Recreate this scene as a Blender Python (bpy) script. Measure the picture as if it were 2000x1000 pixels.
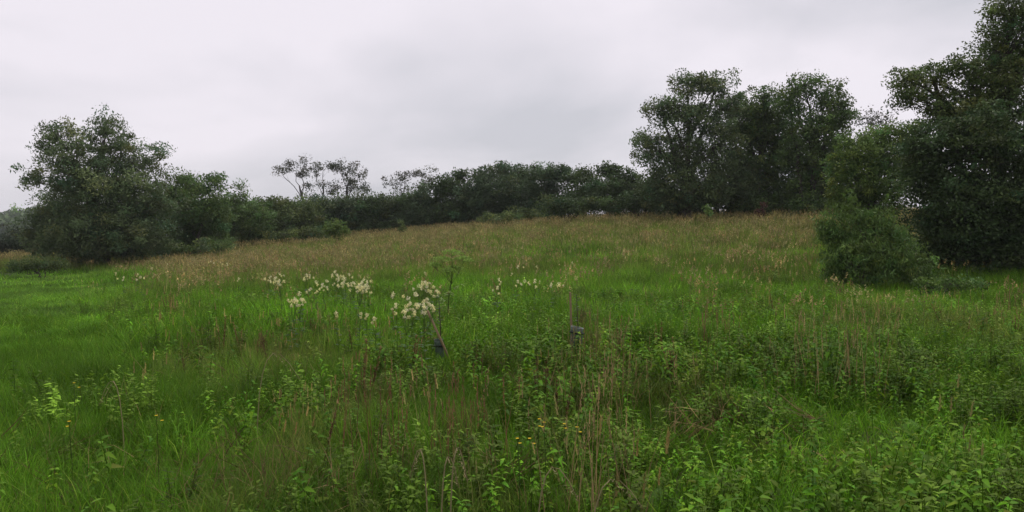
import bpy, math, random
import numpy as np
from math import radians
random.seed(7)
rng = np.random.default_rng(11)
scene = bpy.context.scene
for o in list(bpy.data.objects): bpy.data.objects.remove(o)

# ------------------------------------------------------------------ camera
LENS, F = 26.0, 26.0 / 36.0 * 2000.0
CAMZ, PITCH = 1.65, math.atan(60.0 / (26.0 / 36.0 * 2000.0))
cd = bpy.data.cameras.new('camera'); cam = bpy.data.objects.new('camera', cd)
scene.collection.objects.link(cam)
cd.lens = LENS; cd.sensor_width = 36; cd.clip_start = 0.05; cd.clip_end = 3000
cam.location = (0, 0, CAMZ); cam.rotation_euler = (math.pi / 2 - PITCH, 0, 0)
scene.camera = cam

# ------------------------------------------------------------------ overcast sky
SUN_EL, SUN_AZ = 64.0, 24.0            # degrees; azimuth clockwise from +Y (ahead, a little right)
w = bpy.data.worlds.new('World'); scene.world = w; w.use_nodes = True
nt = w.node_tree; N = nt.nodes; L = nt.links; N.clear()
out = N.new('ShaderNodeOutputWorld'); bg = N.new('ShaderNodeBackground'); bg.inputs['Strength'].default_value = 0.068
sky = N.new('ShaderNodeTexSky'); sky.sky_type = 'NISHITA'; sky.sun_disc = False
sky.sun_elevation = radians(SUN_EL); sky.sun_rotation = radians(SUN_AZ)
tc = N.new('ShaderNodeTexCoord'); sep = N.new('ShaderNodeSeparateXYZ'); L.new(tc.outputs['Generated'], sep.inputs[0])
def wmath(op, a, b=None):
    n = N.new('ShaderNodeMath'); n.operation = op
    for i, v in enumerate((a, b)):
        if v is None: continue
        if isinstance(v, (int, float)): n.inputs[i].default_value = v
        else: L.new(v, n.inputs[i])
    return n.outputs[0]
zc = wmath('ADD', wmath('MAXIMUM', sep.outputs['Z'], 0.0), 0.34)
comb = N.new('ShaderNodeCombineXYZ')
L.new(wmath('DIVIDE', sep.outputs['X'], zc), comb.inputs[0]); L.new(wmath('DIVIDE', sep.outputs['Y'], zc), comb.inputs[1])
mp = N.new('ShaderNodeMapping'); mp.inputs['Location'].default_value = (2.3, 7.7, 0); mp.inputs['Scale'].default_value = (0.8, 0.8, 1)
L.new(comb.outputs[0], mp.inputs[0])
n1 = N.new('ShaderNodeTexNoise'); n1.inputs['Scale'].default_value = 1.0; n1.inputs['Detail'].default_value = 5; n1.inputs['Roughness'].default_value = 0.5
n1.inputs['Distortion'].default_value = 0.5
L.new(mp.outputs[0], n1.inputs['Vector'])
cr = N.new('ShaderNodeValToRGB'); L.new(n1.outputs['Fac'], cr.inputs[0])
e = cr.color_ramp.elements
e[0].position = 0.38; e[0].color = (5.5, 5.45, 5.9, 1); e[1].position = 0.58; e[1].color = (8.0, 7.55, 8.1, 1)
mx = N.new('ShaderNodeMix'); mx.data_type = 'RGBA'; mx.inputs[0].default_value = 0.95
L.new(sky.outputs[0], mx.inputs[6]); L.new(cr.outputs[0], mx.inputs[7])
L.new(mx.outputs[2], bg.inputs['Color']); L.new(bg.outputs[0], out.inputs['Surface'])

sl = bpy.data.lights.new('sun', 'SUN'); sl.energy = 1.5; sl.angle = radians(40); sl.color = (1, 0.96, 0.9)
so = bpy.data.objects.new('sun', sl); scene.collection.objects.link(so)
so.rotation_euler = (radians(90 - SUN_EL), 0, math.pi - radians(SUN_AZ))
scene.view_settings.view_transform = 'Standard'; scene.view_settings.look = 'None'
scene.view_settings.exposure = 0.74; scene.view_settings.gamma = 1.0; scene.view_settings.use_curve_mapping = False
scene.render.engine = 'CYCLES'
scene.cycles.max_bounces = 3; scene.cycles.diffuse_bounces = 2; scene.cycles.transmission_bounces = 2; scene.cycles.glossy_bounces = 2

# ------------------------------------------------------------------ projection helpers (real distances in metres)
CP, SP = math.cos(PITCH), math.sin(PITCH)
def at(px, py, D):
    u = (px - 1000) / F; v = (500 - py) / F
    t = D / (CP + v * SP)
    return np.array([t * u, D, CAMZ + t * (v * CP - SP)])

# ------------------------------------------------------------------ terrain: thin-plate surface through surveyed points
VEG = 0.45
ctrl = []
for px, py, D in [(0,502,45),(120,515,38),(300,510,40),(480,482,46),(650,466,50),(780,452,52),(900,441,52),(1050,431,49),
                  (1200,421,45),(1400,423,42),(1600,417,39),(1760,430,32),(1700,548,17),(1930,560,16),(-300,520,45)]:
    p = at(px, py, D); ctrl.append((p[0], p[1], p[2] - VEG))
ctrl += [(0,0,0),(5,0,0),(-5,0,0),(0,6,0),(-5,7,-.02),(5,7,0),(0,-12,0),(-15,-5,-.1),(15,-5,.1),(0,11,.02),(-10,14,-.12),
         (0,80,1.4),(45,75,1.6),(-55,80,-1.2),(85,30,.8),(-85,25,-1.4),(80,-60,0),(-80,-60,-1),(0,-90,-.5)]
for a in range(0, 360, 30): ctrl.append((320*math.sin(radians(a)), 320*math.cos(radians(a)), -2.5))
for a in range(0, 360, 45): ctrl.append((1200*math.sin(radians(a)), 1200*math.cos(radians(a)), -4))
C = np.array(ctrl)
def tps(r2):
    r2 = np.maximum(r2, 1e-9); return 0.5 * r2 * np.log(r2)
n = len(C)
K = tps(((C[:, None, :2] - C[None, :, :2]) ** 2).sum(-1)) + np.eye(n) * 0.5
P = np.c_[np.ones(n), C[:, :2]]
A = np.block([[K, P], [P.T, np.zeros((3, 3))]])
sol = np.linalg.solve(A, np.r_[C[:, 2], 0, 0, 0])
def vnoise(x, y, s, seed=0):
    x = np.asarray(x, float) * s + seed * 17.3; y = np.asarray(y, float) * s + seed * 9.1
    xi = np.floor(x).astype(np.int64); yi = np.floor(y).astype(np.int64); xf = x - xi; yf = y - yi
    def h(a, b):
        v = np.sin(a * 127.1 + b * 311.7 + seed * 74.7) * 43758.5453
        return v - np.floor(v)
    u = xf * xf * (3 - 2 * xf); v = yf * yf * (3 - 2 * yf)
    return (h(xi, yi) * (1 - u) + h(xi + 1, yi) * u) * (1 - v) + (h(xi, yi + 1) * (1 - u) + h(xi + 1, yi + 1) * u) * v
def fbm(x, y, s, seed=0):
    return 0.55 * vnoise(x, y, s, seed) + 0.3 * vnoise(x, y, s * 2.1, seed + 1) + 0.15 * vnoise(x, y, s * 4.3, seed + 2)
def ground(x, y):
    x = np.asarray(x, float); y = np.asarray(y, float); sh = x.shape
    X = np.c_[x.ravel(), y.ravel()]; o = np.empty(len(X))
    for i in range(0, len(X), 40000):
        q = X[i:i + 40000]
        o[i:i + 40000] = tps(((q[:, None, :] - C[None, :, :2]) ** 2).sum(-1)) @ sol[:n] + sol[n] + q @ sol[n + 1:]
    z = o.reshape(sh)
    return z + 0.10 * (fbm(x, y, 0.35, 3) - 0.5)
def ground1(x, y): return float(ground(np.array([x]), np.array([y]))[0])
def hit(px, py, h=0.0):
    """distance at which the ray through the pixel runs h metres above the ground"""
    Ds = np.exp(np.linspace(math.log(1.5), math.log(75), 400))
    pts = np.array([at(px, py, d) for d in Ds]); dz = pts[:, 2] - ground(pts[:, 0], pts[:, 1]) - h
    k = np.where(dz <= 0)[0]
    i = k[0] if len(k) else int(np.argmin(dz))
    return pts[i]
def smooth(a, b, x):
    t = np.clip((x - a) / (b - a), 0, 1); return t * t * (3 - 2 * t)

# ------------------------------------------------------------------ materials
def foliage_mat(name, transl=0.35, rough=0.6, instancer=False, spec=0.3):
    m = bpy.data.materials.new(name); m.use_nodes = True; t = m.node_tree; n_ = t.nodes; n_.clear()
    o = n_.new('ShaderNodeOutputMaterial'); a = n_.new('ShaderNodeAttribute'); a.attribute_name = 'col'
    col = a.outputs['Color']
    if instancer:
        b = n_.new('ShaderNodeAttribute'); b.attribute_type = 'INSTANCER'; b.attribute_name = 'tint'
        mm = n_.new('ShaderNodeMix'); mm.data_type = 'RGBA'; mm.blend_type = 'MULTIPLY'; mm.inputs[0].default_value = 1
        t.links.new(col, mm.inputs[6]); t.links.new(b.outputs['Color'], mm.inputs[7]); col = mm.outputs[2]
    p = n_.new('ShaderNodeBsdfPrincipled'); p.inputs['Roughness'].default_value = rough; p.inputs['Specular IOR Level'].default_value = spec
    tr = n_.new('ShaderNodeBsdfTranslucent'); ms = n_.new('ShaderNodeMixShader'); ms.inputs[0].default_value = transl
    t.links.new(col, p.inputs['Base Color']); t.links.new(col, tr.inputs['Color'])
    t.links.new(p.outputs[0], ms.inputs[1]); t.links.new(tr.outputs[0], ms.inputs[2]); t.links.new(ms.outputs[0], o.inputs['Surface'])
    return m
def noise_mat(name, c1, c2, scale, rough=0.85, stretch=(1, 1, 1), bump=0.0, spec=0.2, c3=None):
    m = bpy.data.materials.new(name); m.use_nodes = True; t = m.node_tree; n_ = t.nodes
    p = n_['Principled BSDF']; p.inputs['Roughness'].default_value = rough; p.inputs['Specular IOR Level'].default_value = spec
    co = n_.new('ShaderNodeTexCoord'); mp_ = n_.new('ShaderNodeMapping'); mp_.inputs['Scale'].default_value = stretch
    t.links.new(co.outputs['Object'], mp_.inputs[0])
    no = n_.new('ShaderNodeTexNoise'); no.inputs['Scale'].default_value = scale; no.inputs['Detail'].default_value = 6
    t.links.new(mp_.outputs[0], no.inputs['Vector'])
    r = n_.new('ShaderNodeValToRGB'); r.color_ramp.elements[0].position = 0.35; r.color_ramp.elements[1].position = 0.65
    r.color_ramp.elements[0].color = (*c1, 1); r.color_ramp.elements[1].color = (*c2, 1)
    if c3 is not None:
        q = r.color_ramp.elements.new(0.5); q.color = (*c3, 1)
    t.links.new(no.outputs['Fac'], r.inputs[0]); t.links.new(r.outputs[0], p.inputs['Base Color'])
    if bump:
        b = n_.new('ShaderNodeBump'); b.inputs['Strength'].default_value = bump; b.inputs['Distance'].default_value = 0.02
        t.links.new(no.outputs['Fac'], b.inputs['Height']); t.links.new(b.outputs[0], p.inputs['Normal'])
    return m
M_leaf = foliage_mat('tree_leaf', 0.3, spec=0.2)
M_plant = foliage_mat('plant', 0.3, spec=.15)
M_flower = foliage_mat('flower', 0.35, 0.7, spec=0.1)
M_grass = foliage_mat('grass', 0.38, 0.65, True, 0.12)
M_bark = noise_mat('bark', (0.03, 0.025, 0.02), (0.11, 0.095, 0.075), 9, 0.9, (1, 1, 0.25), 0.6)
M_soil = noise_mat('meadow_floor', (0.02, 0.03, 0.008), (0.05, 0.075, 0.016), 1.7, 0.95, c3=(0.036, 0.04, 0.014))
M_stake = noise_mat('stake_wood', (0.17, 0.12, 0.065), (0.28, 0.20, 0.11), 14, 0.8, (1, 1, 0.12), 0.3)
M_guard = noise_mat('guard_plastic', (0.045, 0.07, 0.05), (0.10, 0.13, 0.095), 6, 0.6, spec=0.5)
M_rim = noise_mat('guard_rim', (0.18, 0.22, 0.19), (0.3, 0.33, 0.3), 8, 0.5)
M_tie = noise_mat('tie_rubber', (0.012, 0.012, 0.012), (0.025, 0.025, 0.025), 12, 0.6)
M_hill = noise_mat('hill_ground', (0.03, 0.05, 0.02), (0.06, 0.08, 0.03), 0.05, 0.95)

# ------------------------------------------------------------------ mesh helpers
def mesh_arrays(name, V, quads=None, tris=None, col=None):
    V = np.asarray(V, np.float32); me = bpy.data.meshes.new(name)
    parts = []; tot = []
    if quads is not None and len(quads): q = np.asarray(quads, np.int32); parts.append(q.ravel()); tot.append(np.full(len(q), 4, np.int32))
    if tris is not None and len(tris): q = np.asarray(tris, np.int32); parts.append(q.ravel()); tot.append(np.full(len(q), 3, np.int32))
    idx = np.concatenate(parts); tot = np.concatenate(tot); st = np.r_[0, np.cumsum(tot)[:-1]].astype(np.int32)
    me.vertices.add(len(V)); me.vertices.foreach_set('co', V.ravel())
    me.loops.add(len(idx)); me.loops.foreach_set('vertex_index', idx)
    me.polygons.add(len(tot)); me.polygons.foreach_set('loop_start', st)
    try: me.polygons.foreach_set('loop_total', tot)
    except Exception: pass
    me.update(calc_edges=True)
    if col is not None:
        c = np.ones((len(V), 4), np.float32); c[:, :3] = col
        a = me.attributes.new('col', 'FLOAT_COLOR', 'POINT'); a.data.foreach_set('color', c.ravel())
    return me
class MB:
    def __init__(s): s.V = []; s.q = []; s.t = []; s.c = []; s.n = 0
    def add(s, V, quads=(), tris=(), col=(1, 1, 1)):
        V = np.asarray(V, float)
        if len(quads): s.q.append(np.asarray(quads) + s.n)
        if len(tris): s.t.append(np.asarray(tris) + s.n)
        c = np.asarray(col, float); s.c.append(np.broadcast_to(c, (len(V), 3)).copy())
        s.V.append(V); s.n += len(V)
    def tube(s, pts, rad, sides=5, col=(1, 1, 1), cap=True):
        pts = np.asarray(pts, float); m = len(pts); rad = np.broadcast_to(np.asarray(rad, float), (m,))
        tg = np.gradient(pts, axis=0); tg /= np.linalg.norm(tg, axis=1)[:, None] + 1e-9
        ref = np.array([1.0, 0, 0]) if abs(tg[0][0]) < 0.8 else np.array([0, 1.0, 0])
        a = np.cross(tg, ref); a /= np.linalg.norm(a, axis=1)[:, None] + 1e-9; b = np.cross(tg, a)
        an = np.arange(sides) / sides * 2 * np.pi
        V = (pts[:, None] + rad[:, None, None] * (np.cos(an)[None, :, None] * a[:, None] + np.sin(an)[None, :, None] * b[:, None])).reshape(-1, 3)
        Q = [(i * sides + k, i * sides + (k + 1) % sides, (i + 1) * sides + (k + 1) % sides, (i + 1) * sides + k) for i in range(m - 1) for k in range(sides)]
        T = []
        if cap:
            V = np.r_[V, pts[-1:]]; T = [((m - 1) * sides + k, (m - 1) * sides + (k + 1) % sides, m * sides) for k in range(sides)]
        s.add(V, Q, T, col)
    def blade(s, base, dirn, length, width, bend, seg=3, col=(1, 1, 1), up=1.0):
        """curved tapering strip leaning towards dirn (angle)"""
        d = np.array([math.cos(dirn), math.sin(dirn), 0]); side = np.array([-d[1], d[0], 0]); V = []
        p = np.array(base, float); ang = math.pi / 2 * up - 0.15
        for i in range(seg + 1):
            wd = width * (1 - (i / seg) ** 1.5) * 0.5
            if i < seg: V += [p - side * wd, p + side * wd]
            else: V.append(p.copy())
            p = p + (d * math.cos(ang) + np.array([0, 0, 1]) * math.sin(ang)) * length / seg
            ang -= bend / seg
        Q = [(2 * i, 2 * i + 1, 2 * i + 3, 2 * i + 2) for i in range(seg - 1)]; k = 2 * (seg - 1)
        s.add(V, Q, [(k, k + 1, k + 2)], col); return V[-1]
    def leaf(s, base, d, side, length, width, fold=0.25, droop=0.3, col=(1, 1, 1)):
        """ovate leaf of six faces folded along its midrib"""
        d = np.asarray(d, float); side = np.asarray(side, float); nrm = np.cross(d, side)
        b = np.asarray(base, float); f = lambda t: b + d * length * t - np.array([0, 0, 1]) * droop * length * t * t
        V = [f(0), f(.35), f(.7), f(1), f(.3) + side * width * .5 + nrm * fold * width * .5, f(.3) - side * width * .5 + nrm * fold * width * .5,
             f(.65) + side * width * .34 + nrm * fold * width * .3, f(.65) - side * width * .34 + nrm * fold * width * .3]
        s.add(V, [(1, 4, 6, 2), (1, 2, 7, 5)], [(0, 4, 1), (0, 1, 5), (2, 6, 3), (2, 3, 7)], col)
    def mesh(s, name):
        return mesh_arrays(name, np.concatenate(s.V), np.concatenate(s.q) if s.q else None, np.concatenate(s.t) if s.t else None, np.concatenate(s.c))
def link(name, me, mat, parent=None, smooth_=False):
    o = bpy.data.objects.new(name, me); scene.collection.objects.link(o)
    if mat is not None and not me.materials: me.materials.append(mat)
    if parent is not None: o.parent = parent
    if smooth_: me.polygons.foreach_set('use_smooth', np.ones(len(me.polygons), bool))
    return o
def tag(o, label=None, cat=None, group=None, kind=None):
    if label: o['label'] = label
    if cat: o['category'] = cat
    if group: o['group'] = group
    if kind: o['kind'] = kind
    return o
def thing(name, label, cat, loc, rz=0.0, group=None):
    o = bpy.data.objects.new(name, None); scene.collection.objects.link(o); o.empty_display_size = 0.2
    o.location = tuple(loc); o.rotation_euler = (0, 0, rz); return tag(o, label, cat, group)
def copy_tree(src, loc, rz, sc=1.0, label=None):
    o = src.copy(); scene.collection.objects.link(o); o.location = tuple(loc); o.rotation_euler = (0, 0, rz); o.scale = (sc, sc, sc)
    if label: o['label'] = label
    for ch in src.children:
        c = ch.copy(); scene.collection.objects.link(c); c.parent = o
        for g in ch.children:
            d = g.copy(); scene.collection.objects.link(d); d.parent = c
    return o

# ------------------------------------------------------------------ ground sheet
ang = np.linspace(0, 2 * np.pi, 181)[:-1]
rad = np.r_[0.4, np.exp(np.linspace(math.log(0.9), math.log(900), 115))]
gx = (rad[:, None] * np.sin(ang)[None]).ravel(); gy = (rad[:, None] * np.cos(ang)[None]).ravel()
gv = np.c_[gx, gy, ground(gx, gy)]; m_ = len(ang)
ii, kk = np.meshgrid(np.arange(len(rad) - 1), np.arange(m_), indexing='ij'); k2 = (kk + 1) % m_
gq = np.stack([ii * m_ + kk, (ii + 1) * m_ + kk, (ii + 1) * m_ + k2, ii * m_ + k2], -1).reshape(-1, 4)
gq = gq[:, ::-1]
gv = np.r_[gv, [[0, 0, ground1(0, 0)]]]
gt = [(len(gv) - 1, (k + 1) % m_, k) for k in range(m_)]
tag(link('meadow_ground', mesh_arrays('meadow_ground', gv, gq, gt), M_soil, smooth_=True), kind='structure')

# far wooded hill on the left: ground body plus its wood
hx = np.linspace(-420, 160, 60); hy = np.linspace(220, 520, 16); HX, HY = np.meshgrid(hx, hy, indexing='ij')
def hill_z(x, y):
    px = 1000 + F * x / y
    top = np.interp(px, [-900, -200, 0, 60, 300, 520, 600, 760, 900, 1200], [10, 4.5, 4.5, 6.5, 9, 9.8, 9.5, 10.5, 10, 6])
    return -4 + top * smooth(220, 330, y)
link_h = link('hill', mesh_arrays('hill', np.c_[HX.ravel(), HY.ravel(), hill_z(HX, HY).ravel()],
     [(i * 16 + j, (i + 1) * 16 + j, (i + 1) * 16 + j + 1, i * 16 + j + 1) for i in range(59) for j in range(15)]), M_hill, smooth_=True)
tag(link_h, kind='structure')

# ------------------------------------------------------------------ leaf clouds and trees
def leaf_quads(pos, length, width, up_bias=0.3, drop=0.0):
    k = len(pos)
    d = rng.normal(size=(k, 3)); d[:, 2] -= drop; d /= np.linalg.norm(d, axis=1)[:, None]
    nn = rng.normal(size=(k, 3)); nn[:, 2] += up_bias * 3; s = np.cross(d, nn); s /= np.linalg.norm(s, axis=1)[:, None] + 1e-9
    sc = rng.uniform(0.65, 1.35, k)[:, None]; l = length * sc; w_ = width * sc * rng.uniform(.75, 1.25, k)[:, None]
    V = np.stack([pos - d * l * .5, pos + s * w_ * .5 - d * l * .08, pos + d * l * .5, pos - s * w_ * .5 - d * l * .08], 1)
    return V.reshape(-1, 3)
def curve_pts(a, b, k, sag, jit):
    t = np.linspace(0, 1, k)[:, None]; p = a + (b - a) * t
    p[:, 2] += (sag * np.sin(t * np.pi))[:, 0]
    j = rng.normal(size=(k, 3)) * jit; j[0] = 0; return p + j * np.sin(t * np.pi) 
def make_tree(name, label, cat, base_px, D, lobes, col, leaf=(0.2, 0.09), dens=1.0, clump=0.55, airy=0.0, trunk_r=0.14, group=None,
              stems=1, colvar=0.25, hue=None, drop=0.0, wind=None, depth=0.9, leafvar=0.12, zig=0.06, fill=1.0):
    """trunk, one limb with twigs for each lobe of the crown, and a crown of single leaves in clumps"""
    x0, y0 = at(base_px, 450, D)[:2]; z0 = ground1(x0, y0) - 0.05; org = np.array([x0, y0, z0])
    root = thing(name, label, cat, org, 0, group); col = np.array(col); leaf = (leaf[0] * .8, leaf[1] * .8)
    LB = []
    for lb in lobes:
        px, py, rx, ry = lb[:4]; dd = lb[4] if len(lb) > 4 else rng.uniform(-.5, .5) * rx / F * D
        dens_l = lb[5] if len(lb) > 5 else 1.0
        c = at(px, py, D + dd) - org; LB.append((c, rx / F * D, (rx * .6 + ry * .4) / F * D * depth, ry / F * D, dens_l))
    cen = np.mean([l[0] for l in LB], axis=0); zmax = max(l[0][2] for l in LB)
    # trunk leads from the base towards the middle of the crown
    tp = curve_pts(np.zeros(3), np.array([cen[0] * .8, cen[1] * .8, zmax * .72]), 8, 0, 0.10)
    mb = MB(); mb.tube(tp, trunk_r * np.linspace(1.15, .35, 8), 8)
    for s in range(1, stems):
        a_ = rng.uniform(0, 6.28); b0 = np.array([math.cos(a_), math.sin(a_), 0]) * trunk_r * 2.2
        tgt = LB[s % len(LB)][0]; mb.tube(curve_pts(b0, tgt, 8, .2, .1), trunk_r * np.linspace(.8, .2, 8), 6)
    link('trunk', mb.mesh('trunk'), M_bark, root, True)
    LP = []; LC = []
    for (c, rx, rd, ry, dl) in LB:
        lm = MB()
        fr = np.clip((c[2] * .55) / (zmax * .72 + 1e-6), .08, .95); f_ = fr * 7; i0 = int(min(6, f_)); st = tp[i0] + (tp[i0 + 1] - tp[i0]) * (f_ - i0)
        lp = curve_pts(st, c, 7, 0.12 * np.linalg.norm(c - st), zig)
        r0 = trunk_r * .42 * min(1, 0.4 + rx / 2); lm.tube(lp, r0 * np.linspace(1, .3, 7), 6)
        cl = clump * rng.uniform(.85, 1.15)
        area = 4 * np.pi * ((rx * rd) ** 1.6 / 3 + (rx * ry) ** 1.6 / 3 + (rd * ry) ** 1.6 / 3) ** (1 / 1.6)
        nc = max(4, int(area / (cl * cl) * 0.62 * (1 - airy * .55)))
        u = rng.normal(size=(nc, 3)); u /= np.linalg.norm(u, axis=1)[:, None]
        rr = rng.uniform(0, 1, nc) ** .42 * (1 + .24 * rng.normal(size=nc).clip(-1.5, 1.5))
        cc = c + u * rr[:, None] * np.array([rx, rd, ry])
        cc[:, 2] = np.maximum(cc[:, 2], 0.15)
        per = int(1.2 * dens * dl * cl * cl * 5.2 / (leaf[0] * leaf[1])*.5 * (1 - airy * .3))
        for q in cc:
            if rng.random() < .55:
                j = rng.integers(3, 7); e_ = q + rng.normal(size=3) * .08
                lm.tube(curve_pts(lp[j], e_, 4, .05, .05), [r0 * .28, r0 * .2, r0 * .13, r0 * .07], 3, cap=False)
            k = max(3, int(per * rng.uniform(.6, 1.4))); rc = cl * rng.uniform(.6, 1.25)
            o_ = rng.normal(size=(k, 3)); o_ /= np.linalg.norm(o_, axis=1)[:, None]
            o_ *= (rng.uniform(0, 1, k) ** .5)[:, None] * rc * np.array([1, 1, .72])
            if wind is not None: o_ += np.abs(rng.normal(size=(k, 1))) * rc * .45 * np.array(wind)
            LP.append(q + o_)
            br = np.exp(rng.normal() * colvar); hs = rng.normal() * .12
            LC.append(np.repeat((col * br * np.array([1 + hs, 1, 1 - hs * .6]))[None], k, 0))
        hf = np.clip(c[2] / zmax, 0, 1); nf = int(fill * dl * (1.5 - 1.15 * hf) * 2.4 * np.pi * rx * ry / (leaf[0] * leaf[1] * .9))
        if nf > 0:
            u = rng.normal(size=(nf, 3)); u /= np.linalg.norm(u, axis=1)[:, None]
            q = c + u * (rng.uniform(0, 1, (nf, 1)) ** .42) * 1.0 * np.array([rx, rd, ry]); LP.append(q)
            LC.append(col * np.exp((vnoise(q[:, 0] * 1.0, q[:, 2] * 1.3 + q[:, 1], 1.6, 5) - .5)[:, None] * 1.0))
        link('limb', lm.mesh('limb'), M_bark, root, True)
    pos = np.concatenate(LP); cl_ = np.concatenate(LC) * np.exp(rng.normal(size=(len(pos), 1)) * leafvar)
    ok = pos[:, 2] > 0.02; pos = pos[ok]; cl_ = cl_[ok]
    V = leaf_quads(pos, leaf[0], leaf[1], drop=drop)
    link('crown', mesh_arrays('crown', V, np.arange(len(V)).reshape(-1, 4), None, np.repeat(cl_, 4, 0)), M_leaf, root)
    return root

WIL = (0.104, 0.146, 0.058); GRN = (0.096, 0.152, 0.042); DRK = (0.060, 0.094, 0.032); BLU = (0.078, 0.118, 0.054)
LIT = (0.118, 0.185, 0.042); OLV = (0.094, 0.132, 0.040)
# --- left group
make_tree('willow_tree', 'tall windswept willow, tallest tree of the left group, ragged top', 'tree', 195, 42,
  [(112,272,46,40),(205,270,50,40),(262,312,48,40),(150,335,80,55),(225,375,95,65),(130,412,75,62),(58,350,18,13),(200,455,120,50),(285,420,60,65),(80,455,45,42),(150,485,95,28),(270,480,70,30)],
  WIL, (0.22, 0.075), 1.0, .55, .08, .2, stems=4, fill=.85, wind=(.5, 0, .1), group='trees on the left of the meadow')
make_tree('bushy_tree', 'rounded bushy tree right beside the tall windswept willow', 'tree', 385, 47,
  [(372,362,50,30),(345,395,52,45),(405,400,50,50),(380,440,72,50),(420,350,20,16),(390,470,70,28)], GRN, (0.22, 0.085), 1.0, .55, .0, .15, stems=3, group='trees on the left of the meadow')
make_tree('bushy_tree', 'smaller bushy tree with a thin spike at its top, left hedge', 'tree', 475, 52,
  [(470,372,16,18,0,.6),(462,410,45,34),(492,432,46,42),(450,450,45,38),(480,468,55,22)], GRN, (0.22, 0.085), 1.0, .55, .0, .13, stems=3, group='trees on the left of the meadow')
make_tree('scrub_bush', 'grey green scrub at the far left edge below the wooded hill', 'bush', 30, 50,
  [(35,468,38,26),(0,478,30,22),(60,480,30,22)], (0.06, 0.08, 0.045), (0.2, 0.08), .9, .5, .0, .08, stems=3)
make_tree('nettle_bank', 'low light green bank of weeds at left edge beside the path', 'bush', 75, 33,
  [(75,515,48,14),(40,518,25,12),(110,520,22,12)], (0.075, 0.11, 0.03), (0.12, 0.05), .9, .3, .0, .03, stems=3)
# --- hedge behind the meadow, left to right
hedge = [
 ('hedge bush directly right of the spiked tree, under the leaning skyline tree', 565, 58, [(540,408,42,26),(590,425,50,35),(540,440,45,30),(570,462,60,18)], OLV),
 ('hedge bush behind the pale young shrub', 655, 60, [(625,405,45,24),(668,420,50,35),(690,402,38,24),(655,448,55,22)], BLU),
 ('dark hedge bush just right of the pale young shrub', 742, 58, [(735,410,50,30),(770,402,45,22),(720,435,42,26),(750,445,50,18)], DRK),
 ('hedge bush under the rightmost skyline tree', 815, 58, [(800,402,50,26),(838,388,45,28),(815,425,55,28),(850,430,40,22)], BLU),
 ('dark pointed hedge tree where the hedge steps up', 895, 58, [(899,343,22,14),(872,362,30,20),(900,385,52,35),(890,418,50,25)], DRK),
 ('broad hedge tree with bluish top left of the hedge summit', 962, 57, [(945,343,32,16),(985,332,36,13),(960,378,58,40),(955,418,52,22)], BLU),
 ('dome topped hedge tree at the hedge summit', 1062, 54, [(1045,338,42,15),(1090,338,42,16),(1062,378,65,40),(1070,408,55,20)], BLU),
 ('low gap filling hedge bush right of the hedge summit', 1138, 52, [(1130,345,30,15),(1150,375,48,35),(1130,400,48,20)], DRK),
 ('hedge tree filling the dip between broad and dome topped hedge trees', 1010, 60, [(1010,350,40,16),(1010,385,50,38),(1005,415,55,22)], BLU),
 ('steep hedge tree touching the tall round tree on its right', 1210, 49, [(1188,332,30,15),(1216,348,35,25),(1205,382,52,33),(1245,380,42,36)], DRK)]
for lab, bpx, D, lob, c in hedge:
    make_tree('hedge_tree', lab, 'tree', bpx, D, lob, c, (0.24, 0.10), 1.0, .6, .0, .12, stems=3, group='hedge behind the meadow', fill=2.8)
for lab, bpx, D, lob, c in [
 ('low bramble mound at the foot of the hedge summit', 990, 50, [(980,428,50,12),(1030,420,40,12)], OLV),
 ('low scrub mound at the foot of the hedge beside the pale shrub', 560, 51, [(560,462,60,14),(610,458,40,16)], OLV),
 ('low dark scrub under the bushy tree at meadow edge', 350, 44, [(345,488,40,12),(420,480,40,12)], GRN)]:
    make_tree('bramble_bush', lab, 'bush', bpx, D, lob, c, (0.16, 0.08), .9, .45, .0, .05, stems=3, group='scrub along the hedge foot')
# --- thin trees on the skyline
SKY = (0.085, 0.09, 0.06)
for lab, bpx, lob in [
 ('leaning thin tree on the skyline, leftmost and leaning left', 606, [(543,333,18,11),(568,325,18,14),(590,340,20,12),(596,322,16,14),(602,360,12,14)]),
 ('slender upright skyline tree beside the leaning one', 632, [(618,335,13,20),(640,322,14,12),(632,360,12,14)]),
 ('broad see through skyline tree with rounded right side', 668, [(660,330,16,18),(680,330,22,16),(700,345,18,20),(680,358,30,18),(712,370,10,9),(655,368,14,14)]),
 ('thin skyline tree on the left of the right hand pair', 782, [(762,358,14,12),(784,345,16,14),(802,340,14,13),(790,365,16,10)]),
 ('thin skyline tree on the right of the right hand pair', 832, [(822,338,14,13),(843,342,13,17),(826,362,18,12)])]:
    make_tree('skyline_tree', lab, 'tree', bpx, 76, lob, SKY, (0.22, 0.11), .72, .62, .5, .13, group='thin trees on the skyline', zig=.15, fill=0)
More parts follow.
